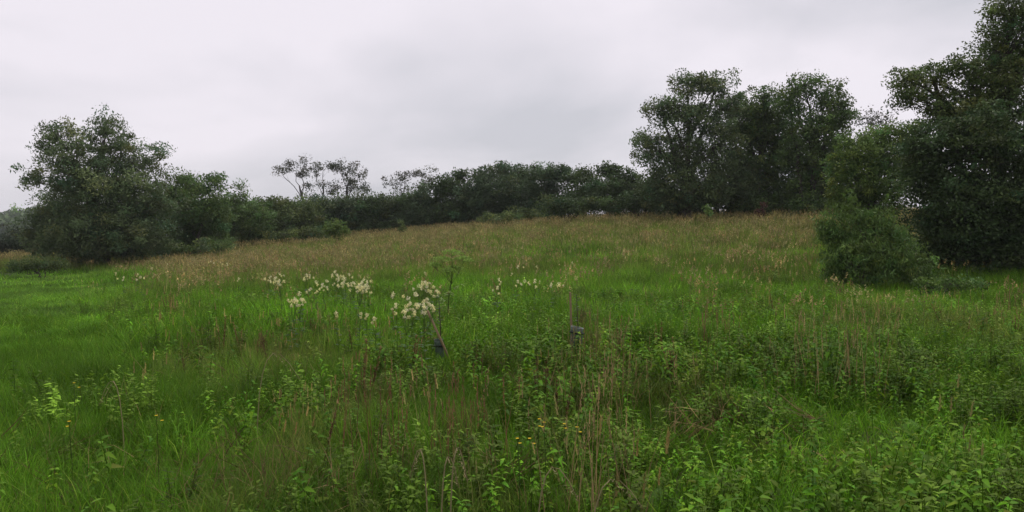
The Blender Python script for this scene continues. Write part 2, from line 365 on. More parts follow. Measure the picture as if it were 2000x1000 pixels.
# --- right group
make_tree('tall_tree', 'tall round airy tree on the left of the right hand group', 'tree', 1335, 43,
  [(1345,168,42,28),(1400,160,42,24),(1292,215,42,32),(1350,220,60,48),(1422,205,40,38),(1265,285,34,40),(1320,300,60,52),(1400,290,60,58),(1290,358,50,44),(1370,365,72,46),(1440,350,52,55),(1310,395,60,24)],
  WIL, (0.2, 0.09), .9, .5, .15, .2, stems=3, group='tall trees on the right', fill=1.0)
make_tree('tall_tree', 'narrower tree in the middle of the right hand group', 'tree', 1482, 44,
  [(1450,245,42,42),(1515,240,45,45),(1530,295,45,45),(1475,212,40,26),(1500,190,28,18),(1480,260,52,45),(1468,320,56,50),(1490,370,62,42),(1480,400,70,20)],
  GRN, (0.2, 0.09), 1.0, .5, .05, .17, stems=3, group='tall trees on the right', fill=1.6)
make_tree('tall_tree', 'tall tree with double top on the right of the right hand group', 'tree', 1585, 42,
  [(1570,168,42,26),(1622,198,44,32),(1540,202,34,34),(1590,250,60,40),(1642,238,28,34),(1570,310,66,50),(1630,310,52,45),(1590,365,76,42),(1600,398,70,20)],
  GRN, (0.2, 0.09), .95, .5, .1, .18, stems=3, group='tall trees on the right', fill=1.5)
for lab, bpx, lob in [
 ('dark undergrowth bush below the tall round tree', 1320, [(1290,395,45,26),(1340,400,50,24),(1380,385,40,34)]),
 ('dark undergrowth bush below the middle tree of the right group', 1450, [(1425,398,45,26),(1480,398,45,26),(1450,370,40,30)]),
 ('dark undergrowth bush below the double topped tree', 1590, [(1550,395,45,28),(1610,398,48,26),(1650,390,40,32),(1590,370,40,30)]),
 ('dark undergrowth bush between hedge end and tall round tree', 1250, [(1235,395,35,26),(1270,390,30,30),(1190,402,35,18)]),
 ('dark undergrowth bush low in front of the dome topped hedge tree', 1110, [(1090,405,40,18),(1140,402,40,18)])]:
    make_tree('undergrowth_bush', lab, 'bush', bpx, 45, lob, DRK, (0.18, 0.09), 1.0, .5, .0, .06, stems=4, group='undergrowth below the trees', fill=1.6)
make_tree('thin_tree', 'thin see through tree in the gap before the big dark tree', 'tree', 1700, 48,
  [(1690,225,22,22),(1722,238,24,24),(1700,270,30,28),(1735,285,24,24)], SKY, (0.2, 0.09), .5, .45, .5, .1, fill=.1)
make_tree('light_tree', 'lighter green bushy tree between the tall trees and the dark thicket', 'tree', 1690, 31,
  [(1680,280,42,26),(1722,262,30,24),(1640,308,26,22),(1690,305,50,30),(1648,335,38,28),(1730,300,60,50),(1690,350,66,42),(1758,345,55,55),(1700,390,75,28),(1650,385,40,32),(1690,415,70,20),(1775,270,45,40)], LIT, (0.16, 0.07), .9, .38, .2, .1, stems=3, fill=.9)
make_tree('big_tree', 'big near tree leaning in from the right edge with arching branch', 'tree', 1960, 22,
  [(1768,155,46,24),(1822,150,50,26),(1875,128,46,24),(1795,192,60,24),(1945,90,48,66),(1985,28,66,55),(1985,115,60,60),(1930,150,60,40),(2060,60,90,95),(1895,200,62,45),(1965,190,70,60),(1850,225,60,32),(1920,240,80,36),(2080,200,90,90),(2130,-40,110,90)],
  OLV, (0.115, 0.055), .85, .32, .25, .22, stems=2, zig=.04, fill=.65)
make_tree('dark_thicket', 'dense dark thicket under the big tree at right edge', 'bush', 1900, 21,
  [(1850,275,78,48),(1930,275,90,66),(1800,300,40,40),(2030,300,90,90),(1815,345,58,58),(1880,400,112,78),(1980,420,112,88),(1850,455,80,55),(2080,430,100,110),(1940,485,112,48),(1840,500,70,32)],
  DRK, (0.13, 0.065), 1.1, .36, .0, .1, stems=5, fill=1.9)
shoots = [(random.uniform(1600, 1785), 0, random.uniform(10, 17), random.uniform(20, 34)) for _ in range(18)]
shoots = [(px, 408 + 95 * ((px - 1680) / 95) ** 2 * .8 + random.uniform(-12, 34), rx, ry) for px, _, rx, ry in shoots]
make_tree('willow_shrub', 'loose fine leaved shrub standing before the dark thicket', 'bush', 1695, 18,
  shoots + [(1650,470,40,36),(1705,465,45,40),(1755,485,40,38),(1632,505,34,34),(1700,500,75,40),(1775,515,50,36),(1640,530,42,24),(1710,532,75,26),(1795,532,45,24)],
  (0.092, 0.155, 0.036), (0.15, 0.032), .7, .2, .3, .035, stems=6, drop=-1.3, fill=.6)
make_tree('bramble_bush', 'low bramble in front of the dark thicket at right', 'bush', 1800, 15.5,
  [(1815,552,36,13),(1860,556,40,15),(1905,556,34,12)], (0.085, 0.15, 0.032), (0.08, 0.04), .7, .2, .0, .02, stems=4)
# --- young trees and shrubs on the meadow edge
def young(lab, px, D, lob, col, leaf=(0.12, 0.07), name='young_tree', cat='sapling', dens=.9):
    make_tree(name, lab, cat, px, D, lob, col, leaf, dens, .22, .1, .03, group='young trees at the meadow edge', colvar=.15)
young('pale green young shrub in front of the hedge, left of centre', 658, 45, [(655,440,22,14),(645,450,16,12),(668,452,16,14)], (0.12, 0.18, 0.04), name='young_shrub', cat='shrub')
young('tiny pale sapling in front of the dark hedge, centre left', 785, 46, [(784,437,4,8),(786,448,7,6)], (0.12, 0.17, 0.05), name='sapling')
young('bright green sapling before the tall round tree', 1383, 38, [(1381,402,6,7),(1386,415,7,8),(1380,412,5,6)], (0.15, 0.24, 0.06), name='sapling')
young('reddish leaved sapling before the right hand trees', 1488, 38, [(1490,400,8,5),(1486,413,9,8)], (0.10, 0.05, 0.035), name='sapling')
young('small pale sapling at the foot of the bushy tree, left', 398, 38, [(397,470,7,9),(402,484,12,7)], (0.10, 0.14, 0.06), name='sapling')
young('small green sapling before the right hand trees, right of the reddish one', 1585, 37, [(1584,408,7,8)], (0.08, 0.12, 0.03), name='sapling')

# far wood on the hill: reads as one mass
pos = []; cols = []
for _ in range(900):
    y_ = rng.uniform(255, 430); x_ = rng.uniform(-.80, -.08) * y_
    z_ = float(hill_z(np.array([x_]), np.array([y_]))[0]); r_ = rng.uniform(2.2, 4.2); k = 75
    u = rng.normal(size=(k, 3)); u /= np.linalg.norm(u, axis=1)[:, None]
    pos.append(np.array([x_, y_, z_ + r_ * .9]) + u * r_ * np.array([1, 1, .95]) * rng.uniform(.6, 1.05, (k, 1)))
    cols.append(np.repeat((np.array(DRK) * np.exp(rng.normal() * .25))[None], k, 0))
pos = np.concatenate(pos); cols = np.concatenate(cols); V = leaf_quads(pos, 2.0, 1.3)
tag(link('distant_wood', mesh_arrays('distant_wood', V, np.arange(len(V)).reshape(-1, 4), None, np.repeat(cols, 4, 0)), M_leaf),
    'far dark wood covering the hill behind the hedge', 'wood', kind='stuff')

# ------------------------------------------------------------------ meadow plants (prototype meshes, scattered as stuff)
def proto_grass(nb, h, wd, r, seg=3, dry=.08):
    mb = MB()
    for _ in range(nb):
        a = rng.uniform(0, 6.28); q = r * math.sqrt(rng.random()); g = np.exp(rng.normal() * .22)
        c = np.array([1, 1, 1]) * g
        if rng.random() < dry: c = np.array([2.0, 1.35, 2.2]) * g
        mb.blade((q * math.cos(a), q * math.sin(a), -.03), rng.uniform(0, 6.28), h * rng.uniform(.5, 1.15), wd * rng.uniform(.7, 1.3), rng.uniform(.3, 1.9), seg, c, rng.uniform(.8, 1.05))
    return mb.mesh('grass_tuft')
def proto_seed(ns, h, wd, r, far=False):
    mb = MB()
    for _ in range(ns):
        a = rng.uniform(0, 6.28); q = r * math.sqrt(rng.random()); hh = h * rng.uniform(.7, 1.15); g = np.exp(rng.normal() * .2)
        d = rng.uniform(0, 6.28)
        tip = mb.blade((q * math.cos(a), q * math.sin(a), 0), d, hh, wd, rng.uniform(.1, .5), 3, np.array([.8, .95, .8]) * g, rng.uniform(.95, 1.06))
        L_ = rng.uniform(.08, .18); k = 14 if not far else 3
        for i in range(k):
            t = i / k; b = tip - np.array([0, 0, 1]) * L_ * (1 - t) * .9; dd = rng.uniform(0, 6.28)
            s = (.012 * (1 - t * .6)) * (3.6 if far else 1)
            mb.blade(b, dd, (.06 if far else .03), s, .4, 2, np.array([1.08, 1.0, 1.0]) * g, (.55 if far else rng.uniform(.72, .95)))
    return mb.mesh('seed_grass')
def proto_nettle(h, pairs, ll):
    mb = MB(); lean = rng.uniform(0, 6.28); tip = np.array([math.cos(lean), math.sin(lean), 0]) * h * .12
    st = [np.array([0, 0, -.03]), np.array([0, 0, h * .5]) + tip * .3, np.array([0, 0, h]) + tip]
    mb.tube(st, [.005, .004, .002], 3, (.8, .8, .7), cap=False)
    a0 = rng.uniform(0, 6.28)
    for i in range(pairs):
        t = .12 + .88 * i / (pairs - 1); p = np.array([0, 0, h * t]) + tip * t * t
        L_ = ll * (0.55 + .75 * math.sin(min(1, t * 1.15) * math.pi * .8)); 
        for s in (0, 1):
            a = a0 + i * 1.57 + s * math.pi + rng.normal() * .25; e = rng.uniform(.0, .45)
            d = np.array([math.cos(a) * math.cos(e), math.sin(a) * math.cos(e), math.sin(e)]); sd = np.array([-math.sin(a), math.cos(a), rng.normal() * .25])
            g = np.exp(rng.normal() * .2)
            lc = np.array([1.9, 1.15, 2.0]) if rng.random() < .05 else np.array([1 + rng.normal() * .12, 1, 1])
            mb.leaf(p, d, sd, L_ * rng.uniform(.6, 1.3), L_ * rng.uniform(.42, .62), .3, rng.uniform(.15, .8), lc * g)
    return mb.mesh('nettle')
def proto_broad(nl, ll, wr=.38):
    mb = MB()
    for i in range(nl):
        a = rng.uniform(0, 6.28); e = rng.uniform(.4, 1.2); d = np.array([math.cos(a) * math.cos(e), math.sin(a) * math.cos(e), math.sin(e)])
        sd = np.array([-math.sin(a), math.cos(a), rng.normal() * .2]); g = np.exp(rng.normal() * .2)
        mb.leaf((0.03 * math.cos(a), .03 * math.sin(a), 0), d, sd, ll * rng.uniform(.7, 1.2), ll * wr, .3, rng.uniform(.2, .6), np.array([1, 1, 1]) * g)
    return mb.mesh('broad_leaf_plant')
def proto_herb(h, nl):
    """bushy upright herb with many small leaves"""
    mb = MB()
    for s in range(4):
        a = rng.uniform(0, 6.28); top = np.array([math.cos(a) * .12, math.sin(a) * .12, h * rng.uniform(.75, 1.1)]); b = np.array([math.cos(a) * .03, math.sin(a) * .03, 0])
        mb.tube([b, (b + top) / 2 + np.array([0, 0, .02]), top], [.004, .003, .0015], 3, (.9, .85, .7), cap=False)
        for i in range(nl):
            t = rng.uniform(.15, 1); p = b + (top - b) * t; q = rng.uniform(0, 6.28); e = rng.uniform(-.1, .7)
            d = np.array([math.cos(q) * math.cos(e), math.sin(q) * math.cos(e), math.sin(e)]); g = np.exp(rng.normal() * .22)
            mb.leaf(p, d, np.array([-math.sin(q), math.cos(q), 0]), rng.uniform(.04, .08), rng.uniform(.018, .035), .2, .2, np.array([1, 1, 1]) * g)
    return mb.mesh('herb')
def proto_dock(h):
    mb = MB()
    for s in range(rng.integers(2, 5)):
        a = rng.uniform(0, 6.28); top = np.array([math.cos(a) * .08, math.sin(a) * .08, h * rng.uniform(.75, 1.1)]); b = np.array([math.cos(a) * .02, math.sin(a) * .02, 0])
        mb.tube([b, (b + top) / 2, top], [.004, .0035, .002], 3, (.8, .7, .6), cap=False)
        for i in range(34):
            t = rng.uniform(.4, 1) ; p = b + (top - b) * t; q = rng.uniform(0, 6.28); g = np.exp(rng.normal() * .3)
            mb.blade(p, q, rng.uniform(.02, .05), .016, .3, 2, np.array([1, 1, 1]) * g, .6)
    return mb.mesh('dock_spike')

def scatter(name, label, cat, protos, pos, rz, scl, tint, tilt=.12):
    """one stuff object: a cloud of points, each carrying one of the plants"""
    if len(pos) == 0: return
    me = bpy.data.meshes.new(name); me.vertices.add(len(pos)); me.vertices.foreach_set('co', np.asarray(pos, np.float32).ravel())
    k = len(pos); rot = np.zeros((k, 3), np.float32); rot[:, :2] = rng.normal(size=(k, 2)) * tilt; rot[:, 2] = rz
    me.attributes.new('rot', 'FLOAT_VECTOR', 'POINT').data.foreach_set('vector', rot.ravel())
    s3 = np.asarray(scl, np.float32); s3 = np.repeat(s3[:, None], 3, 1) if s3.ndim == 1 else s3
    me.attributes.new('scl', 'FLOAT_VECTOR', 'POINT').data.foreach_set('vector', np.ascontiguousarray(s3).ravel())
    me.attributes.new('idx', 'INT', 'POINT').data.foreach_set('value', rng.integers(0, len(protos), k).astype(np.int32))
    tc_ = np.ones((k, 4), np.float32); tc_[:, :3] = tint
    me.attributes.new('tint', 'FLOAT_COLOR', 'POINT').data.foreach_set('color', tc_.ravel())
    me.materials.append(M_grass); o = link(name, me, None)
    g = bpy.data.node_groups.new(name, 'GeometryNodeTree'); g.is_modifier = True
    g.interface.new_socket('Geometry', in_out='INPUT', socket_type='NodeSocketGeometry'); g.interface.new_socket('Geometry', in_out='OUTPUT', socket_type='NodeSocketGeometry')
    gi = g.nodes.new('NodeGroupInput'); go = g.nodes.new('NodeGroupOutput'); ins = g.nodes.new('GeometryNodeInstanceOnPoints'); g2i = g.nodes.new('GeometryNodeGeometryToInstance')
    for i, pm in enumerate(protos):
        if not pm.materials: pm.materials.append(M_grass)
        po = bpy.data.objects.new(name + '_plant', pm); oi = g.nodes.new('GeometryNodeObjectInfo'); oi.inputs['Object'].default_value = po; oi.inputs['As Instance'].default_value = False
        g.links.new(oi.outputs['Geometry'], g2i.inputs[0])
    def na(nm, ty):
        a = g.nodes.new('GeometryNodeInputNamedAttribute'); a.data_type = ty; a.inputs['Name'].default_value = nm; return a.outputs['Attribute']
    g.links.new(gi.outputs[0], ins.inputs['Points']); g.links.new(g2i.outputs[0], ins.inputs['Instance']); ins.inputs['Pick Instance'].default_value = True
    g.links.new(na('idx', 'INT'), ins.inputs['Instance Index']); g.links.new(na('rot', 'FLOAT_VECTOR'), ins.inputs['Rotation']); g.links.new(na('scl', 'FLOAT_VECTOR'), ins.inputs['Scale'])
    g.links.new(ins.outputs[0], go.inputs[0])
    md = o.modifiers.new('scatter', 'NODES'); md.node_group = g
    return tag(o, label, cat, kind='stuff')
def sample(count, y0, y1, spread=.95, back=5.0, power=1.0):
    """points in the wedge before the camera between two distances"""
    t = rng.uniform(0, 1, count); y = (y0 ** power + (y1 ** power - y0 ** power) * t) ** (1 / power)
    x = rng.uniform(-1, 1, count) * spread * (y + back); return x, y
def px_of(x, y): return 1000 + F * x / np.maximum(y, .5)
# patches seen in the meadow: (px, py, radius in px) at their place on the ground
def patch(x, y, spots):
    m = np.zeros(len(x))
    for px, py, rx, ry in spots:
        c = hit(px, py, .4); e1 = hit(px, min(py + ry, 995), .4); rdx = rx / F * c[1]; rdy = max(.3, abs(c[1] - e1[1]))
        m = np.maximum(m, np.exp(-(((x - c[0]) / rdx) ** 2 + ((y - c[1]) / rdy) ** 2)))
    return m
G_BRIGHT = [(900,690,110,35),(1300,600,130,40),(1450,620,100,40),(1700,660,120,40),(1100,480,130,15),(650,580,150,40),(60,620,90,120),(1620,720,120,50),(1480,760,60,60),(850,545,90,25)]
B_BROWN = [(1160,610,25,30),(1380,600,25,22),(720,720,40,50),(920,740,30,60),(1195,665,50,40),(1110,770,60,90),(1640,620,30,60),(1890,610,110,50),(170,525,40,20),(350,660,90,40),(1330,700,70,60),(950,900,60,70),(1170,880,60,50),(130,850,80,60),(195,560,45,40),(235,620,55,40),(190,690,50,35),(600,780,60,60),(430,900,80,50),(700,930,60,40),(560,650,200,30)]
def brown_field(x, y):
    far = smooth(14, 32, y - .12 * x); b = .6 * far * (.45 + 1.1 * fbm(x, y, .11, 71)) + .35 * (fbm(x, y, .45, 5) - .5) + .5 * patch(x, y, B_BROWN) - .45 * patch(x, y, G_BRIGHT)
    path = smooth(-.44, -.60, x / np.maximum(y, 1) + .16 * (fbm(x, y, .25, 98) - .5)) * smooth(42, 36, y)
    return np.clip(b - .9 * path, 0, 1)
def tint_green(x, y, base=(0.098, 0.222, 0.013)):
    b = brown_field(x, y)[:, None]; g = patch(x, y, G_BRIGHT)[:, None]
    c = np.array(base) * np.exp((fbm(x, y, .8, 8) - .5)[:, None] * 1.5 + (fbm(x, y, 2.2, 81) - .5)[:, None] * .8 + rng.normal(size=(len(x), 1)) * .2 - .24 * (1 - smooth(5, 13, y))[:, None])  # tint also carries the shade of looking down into the near grass
    c = c * (1 + .22 * g * np.array([.7, 1, .2])); ol = np.array([.21, .195, .062])
    return c * (1 - b * .75) + ol * b * .75
CLEAR = []
for px_, py_ in ((860, 668), (1124, 652)):
    c_ = hit(px_, py_, .25); CLEAR.append((c_[0], c_[1]))
def path_at(x, y): return smooth(-.46, -.60, x / np.maximum(y, 1) + .12 * (fbm(x, y, .25, 98) - .5)) * smooth(5, 8, y) * smooth(42, 36, y)
def clear(x, y):
    m = np.zeros(len(x))
    for cx, cy in CLEAR:
        u = (cx * (x * 0 + 1) ); k = (np.abs(x - cx * y / cy) < .22) & (y > cy - 1.1) & (y < cy + .3); m = np.maximum(m, k * 1.0)
    return m
def keep(x, y, p):
    p = p * (1 - clear(x, y)) * (1 - path_at(x, y))
    p = p * (1 - .85 * smooth(.40, .30, fbm(x, y, 1.3, 95)) * smooth(14, 9, y))
    k = rng.random(len(x)) < p; return x[k], y[k]
def place(x, y): return np.c_[x, y, ground(x, y)]

def weed_field(x, y):
    return np.clip(.16 + smooth(-.5, .3, x / np.maximum(y, 1) + .5 * (fbm(x, y, .35, 23) - .5)) * 1.0 + (fbm(x, y, .7, 21) - .5) * 1.9 - .4 * brown_field(x, y), 0, 1)
def keep2(x, y, p):
    k = rng.random(len(x)) < p; return x[k], y[k]
def flat(p): return np.c_[np.ones(len(p)), np.ones(len(p)), 1 - .68 * p]
G_near = [proto_grass(45, .42, .007, .16) for _ in range(4)]
G_mid = [proto_grass(38, .48, .014, .26, 2) for _ in range(4)]
G_far = [proto_grass(30, .46, .024, .40, 2) for _ in range(4)]
C_near = [proto_grass(50, .17, .006, .2, 2, .2) for _ in range(3)]
x, y = sample(17000, 1.6, 13, power=1.6); pos = place(x, y)
scatter('short_grass', 'short dense grass under the taller foreground plants', 'grass', C_near, pos, rng.uniform(0, 6.28, len(x)), rng.uniform(.7, 1.3, len(x)), tint_green(x, y) * .8, .3)  # dimmed tint paints shade into the gaps between taller plants
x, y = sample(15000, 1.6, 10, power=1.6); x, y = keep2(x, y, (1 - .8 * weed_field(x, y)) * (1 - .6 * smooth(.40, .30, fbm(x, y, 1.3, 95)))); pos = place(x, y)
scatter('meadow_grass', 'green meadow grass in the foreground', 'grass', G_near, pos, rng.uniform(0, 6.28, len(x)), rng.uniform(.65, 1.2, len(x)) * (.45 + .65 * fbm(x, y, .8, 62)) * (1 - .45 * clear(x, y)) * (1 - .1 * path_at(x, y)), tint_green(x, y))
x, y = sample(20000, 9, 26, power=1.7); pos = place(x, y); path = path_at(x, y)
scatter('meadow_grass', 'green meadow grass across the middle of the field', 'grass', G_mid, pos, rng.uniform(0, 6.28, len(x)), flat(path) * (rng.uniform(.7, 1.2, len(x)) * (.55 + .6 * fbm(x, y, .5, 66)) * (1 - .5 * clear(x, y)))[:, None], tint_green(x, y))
x, y = sample(26000, 24, 66, spread=.9, power=1.8); pos = place(x, y); path = smooth(-.52, -.60, x / y) * smooth(42, 36, y)
scatter('meadow_grass', 'rough grass on the far rise of the meadow', 'grass', G_far, pos, rng.uniform(0, 6.28, len(x)), flat(path) * rng.uniform(.7, 1.2, len(x))[:, None], tint_green(x, y))

T_near = [proto_grass(26, .34, .006, .2, 3, 0) for _ in range(3)]
x, y = sample(7000, 1.8, 16, power=1.5); x, y = keep(x, y, np.clip(.2 + (fbm(x, y, .5, 91) - .42) * 2.4, 0, 1))
c = np.array([.17, .12, .055]) * np.exp(rng.normal(size=(len(x), 1)) * .35)
scatter('dead_grass', 'brown dead grass lying through the foreground sward', 'grass', T_near, place(x, y), rng.uniform(0, 6.28, len(x)), rng.uniform(.7, 1.3, len(x)), c, .5)
S_near = [proto_seed(7, .78, .004, .10) for _ in range(4)]; S_far = [proto_seed(12, .66, .010, .30, True) for _ in range(4)]
TAN = np.array([.255, .222, .085])
def tan_tint(k): return TAN * np.exp(rng.normal(size=(k, 1)) * .2) * np.array([1, 1, 1]) * (1 + rng.normal(size=(k, 3)) * .06)
x, y = sample(6000, 2.2, 13, power=1.6); x, y = keep(x, y, .012 + .36 * brown_field(x, y))
scatter('seed_grass', 'tan seeding grass stalks scattered in the foreground', 'grass', S_near, place(x, y), rng.uniform(0, 6.28, len(x)), rng.uniform(.55, .95, len(x)), tan_tint(len(x)))
x, y = sample(30000, 11, 66, spread=.9, power=1.75); x, y = keep(x, y, .03 + .62 * brown_field(x, y) * smooth(10, 20, y))
scatter('seed_grass', 'brown seeding grass covering the far rise', 'grass', S_far, place(x, y), rng.uniform(0, 6.28, len(x)), rng.uniform(.75, 1.15, len(x)), tan_tint(len(x)))

NET = [proto_nettle(rng.uniform(.32, .48), 11, rng.uniform(.048, .07)) for _ in range(7)]; BRO = [proto_broad(9, .24) for _ in range(3)] + [proto_broad(7, .18, .6) for _ in range(2)]; HER = [proto_herb(.5, 22) for _ in range(4)]
x, y = sample(30000, 1.8, 18, power=1.45); x, y = keep(x, y, weed_field(x, y) * smooth(18, 12, y))
c = np.array([.105, .215, .014]) * (1 + rng.normal(size=(len(x), 1)) * np.array([.12, .03, .1])) * np.exp((fbm(x, y, .9, 30) - .5)[:, None] * 1.5 + rng.normal(size=(len(x), 1)) * .2)
scatter('nettles', 'green nettles massed in the right foreground', 'nettles', NET, place(x, y), rng.uniform(0, 6.28, len(x)), rng.uniform(.6, 1.15, len(x)) * (.45 + .8 * fbm(x, y, .9, 61)), c, .22)
x, y = sample(2600, 1.8, 16, power=1.5); x, y = keep(x, y, np.clip(.15 + (fbm(x, y, .6, 44) - .4) * 2, 0, 1))
c = np.array([.085, .18, .02]) * np.exp(rng.normal(size=(len(x), 1)) * .25)
scatter('broad_leaf_weeds', 'broad leaved weeds low among the grass', 'weeds', BRO, place(x, y), rng.uniform(0, 6.28, len(x)), rng.uniform(.6, 1.2, len(x)), c)
x, y = sample(16000, 1.8, 20, power=1.5); x, y = keep(x, y, np.clip(.32 + (fbm(x, y, .55, 51) - .4) * 2, 0, 1))
c = (np.array([.115, .20, .018]) * (1 - brown_field(x, y)[:, None] * .8) + np.array([.16, .12, .05]) * brown_field(x, y)[:, None] * .8) * np.exp((fbm(x, y, 1.1, 33) - .5)[:, None] * 1.4 + rng.normal(size=(len(x), 1)) * .25)
scatter('small_herbs', 'small leaved green herbs among the grass', 'herbs', HER, place(x, y), rng.uniform(0, 6.28, len(x)), rng.uniform(.5, 1.0, len(x)) * (.45 + .75 * fbm(x, y, 1.0, 63)), c)
DOC = [proto_dock(.65) for _ in range(4)]
x, y = sample(4000, 2.2, 22, power=1.6); x, y = keep(x, y, .01 + .3 * patch(x, y, B_BROWN) * smooth(3, 7, y))
c = np.array([.165, .11, .045]) * np.exp(rng.normal(size=(len(x), 1)) * .25)
scatter('brown_seed_spikes', 'brown dried seed spikes in patches through the meadow', 'weeds', DOC, place(x, y), rng.uniform(0, 6.28, len(x)), rng.uniform(.5, .9, len(x)), c)

# ------------------------------------------------------------------ countable plants
CREAM = np.array([.86, .81, .50])
def build_meadowsweet(h, nh):
    root = thing('meadowsweet', 'creamy meadowsweet', 'flower', (0, 0, 0))
    mb = MB(); mb.tube([(0, 0, -.03), (.02, 0, h * .5), (.03, .01, h * .93)], [.004, .003, .002], 4, (.10, .17, .03), cap=False)
    tops = [np.array([.03, .01, h])] + [np.array([rng.uniform(-.10, .10), rng.uniform(-.10, .10), h * rng.uniform(.84, .99)]) for _ in range(nh - 1)]
    for t in tops[1:]: mb.tube([(.02, 0, h * .66), (t[0] * .6, t[1] * .6, h * .78), t], [.003, .003, .002], 3, (.10, .17, .03), cap=False)
    link('stem', mb.mesh('stem'), M_plant, root)
    for t in tops:
        f = MB()
        k = 30; fs = rng.uniform(.45, .95); p = rng.normal(size=(k, 3)); p /= np.linalg.norm(p, axis=1)[:, None]; p = p * rng.uniform(.3, 1, (k, 1)) * np.array([.034, .034, .038]) * fs + t
        V = leaf_quads(p, .018, .014); f.add(V, np.arange(len(V)).reshape(-1, 4), (), np.repeat(CREAM * np.array([1, 1, rng.uniform(.75, 1.1)]) * rng.uniform(.75, 1.05) * np.exp(rng.normal(size=(k, 1)) * .18), 4, 0))
        link('flower_head', f.mesh('flower_head'), M_flower, root)
    lf = MB()
    for i in range(10):
        a = rng.uniform(0, 6.28); lf.leaf((.01, 0, h * rng.uniform(.1, .7)), (math.cos(a) * .9, math.sin(a) * .9, .3), (-math.sin(a), math.cos(a), 0), .12, .05, .2, .3, np.array([.05, .10, .025]) * np.exp(rng.normal() * .2))
    tag(link('leaf', lf.mesh('leaf'), M_plant, root), kind='stuff')
    return root
HS = (.60, .66, .72, .76, .82, .70)
protos_ms = [build_meadowsweet(h, nh) for h, nh in zip(HS, (2, 3, 4, 6, 7, 5))]; used = [False] * 6
def put_flower(px, py, lab, group, lo=0, hi=6):
    i = random.randrange(lo, hi); h = HS[i]; p = hit(px, py, h)
    loc = (p[0], p[1], ground1(p[0], p[1])); rz = random.uniform(0, 6.28)
    if not used[i]:
        o = protos_ms[i]; used[i] = True; o.location = loc; o.rotation_euler = (0, 0, rz); o['label'] = lab
    else: o = copy_tree(protos_ms[i], loc, rz, 1.0, lab)
    o['group'] = group; q = random.uniform(.9, 1.05); o.scale = (q, q, q); o.rotation_euler = (random.gauss(0, .07), random.gauss(0, .07), rz)
UNITS = 'first second third fourth fifth sixth seventh eighth ninth tenth eleventh twelfth thirteenth fourteenth fifteenth sixteenth seventeenth eighteenth nineteenth twentieth twenty-first twenty-second twenty-third twenty-fourth twenty-fifth twenty-sixth twenty-seventh twenty-eighth twenty-ninth thirtieth'.split()
def put_patch(spots, lab, group, lo=0, hi=6):
    for i, (px, py) in enumerate(sorted(spots)): put_flower(px, py, lab + ', ' + UNITS[i] + ' from left', group, lo, hi)
put_patch([(548,532),(533,540),(550,545),(520,543),(565,578),(580,574),(595,566),(608,562),(618,556),(628,552),(592,540),(606,538),(645,540),(655,535),(662,545),(672,550),(680,546),(690,553),(700,548),(708,556),(718,552),(722,560),(684,558),(668,556),(650,530),(672,536),(695,560),(712,546)], 'creamy flower in the large patch left of centre', 'flowers in the large patch', 1, 6)
put_patch([(662,615),(697,614),(716,610),(738,622)], 'creamy flower in the short row below the large patch', 'flowers below the large patch', 0, 1)
put_patch([(834,532),(828,548),(838,552),(824,560),(842,560),(832,565),(768,578),(776,594),(800,575),(812,582),(844,582),(838,590),(830,600),(790,596)], 'creamy flower above the leaning stake', 'flowers at the leaning stake')
put_patch([(968,553),(978,540),(1001,530),(1003,543),(1015,518),(1030,547),(1040,553),(1055,517),(1094,548),(1083,553),(1117,509),(1050,545)], 'creamy flower in the sparse patch right of tall umbel plant', 'flowers right of the umbel plant', 0, 3)
put_patch([(463,545),(440,512),(410,512),(282,540),(295,525),(240,538),(222,535),(330,515),(265,538)], 'pale flower scattered on the far left of the meadow', 'flowers far left', 0, 2)

def build_yellow(h=.5):
    root = thing('yellow_flower', 'yellow flower', 'flower', (0, 0, 0)); mb = MB()
    mb.tube([(0, 0, -.02), (.01, 0, h * .5), (0, .01, h)], [.003, .003, .002], 3, (.06, .10, .02), cap=False); link('stem', mb.mesh('stem'), M_plant, root)
    for t in [(0, .01, h), (.03, .02, h * .93)]:
        f = MB()
        for i in range(7):
            a = i / 7 * 6.28; f.leaf(t, (math.cos(a) * .9, math.sin(a) * .9, .35), (-math.sin(a), math.cos(a), 0), .013, .010, .1, .1, (.70, .50, .03))
        link('flower_head', f.mesh('flower_head'), M_flower, root)
    return root
y0 = None
for px, py, lab in [(143,750,'single yellow flower at the left, above the other yellow ones'),(139,825,'yellow flower low at the left beside dark weeds'),(305,816,'yellow flower left foreground, rightmost of three'),
    (1013,861,'yellow flower lowest of the small foreground group'),(1036,860,'yellow flower in the lower right of the small group'),(1050,822,'yellow flower leftmost on top of the small group'),
    (1066,826,'yellow flower beside the leftmost top one in the small group'),(1105,832,'yellow flower among the tall dry stalks'),(1129,837,'yellow flower right of the tall dry stalks')]:
    p = hit(px, py, .5); loc = (p[0], p[1], ground1(p[0], p[1]))
    if y0 is None: y0 = build_yellow(); y0.location = loc; y0['label'] = lab; y0['group'] = 'yellow meadow flowers'
    else: copy_tree(y0, loc, random.uniform(0, 6), 1.0, lab)

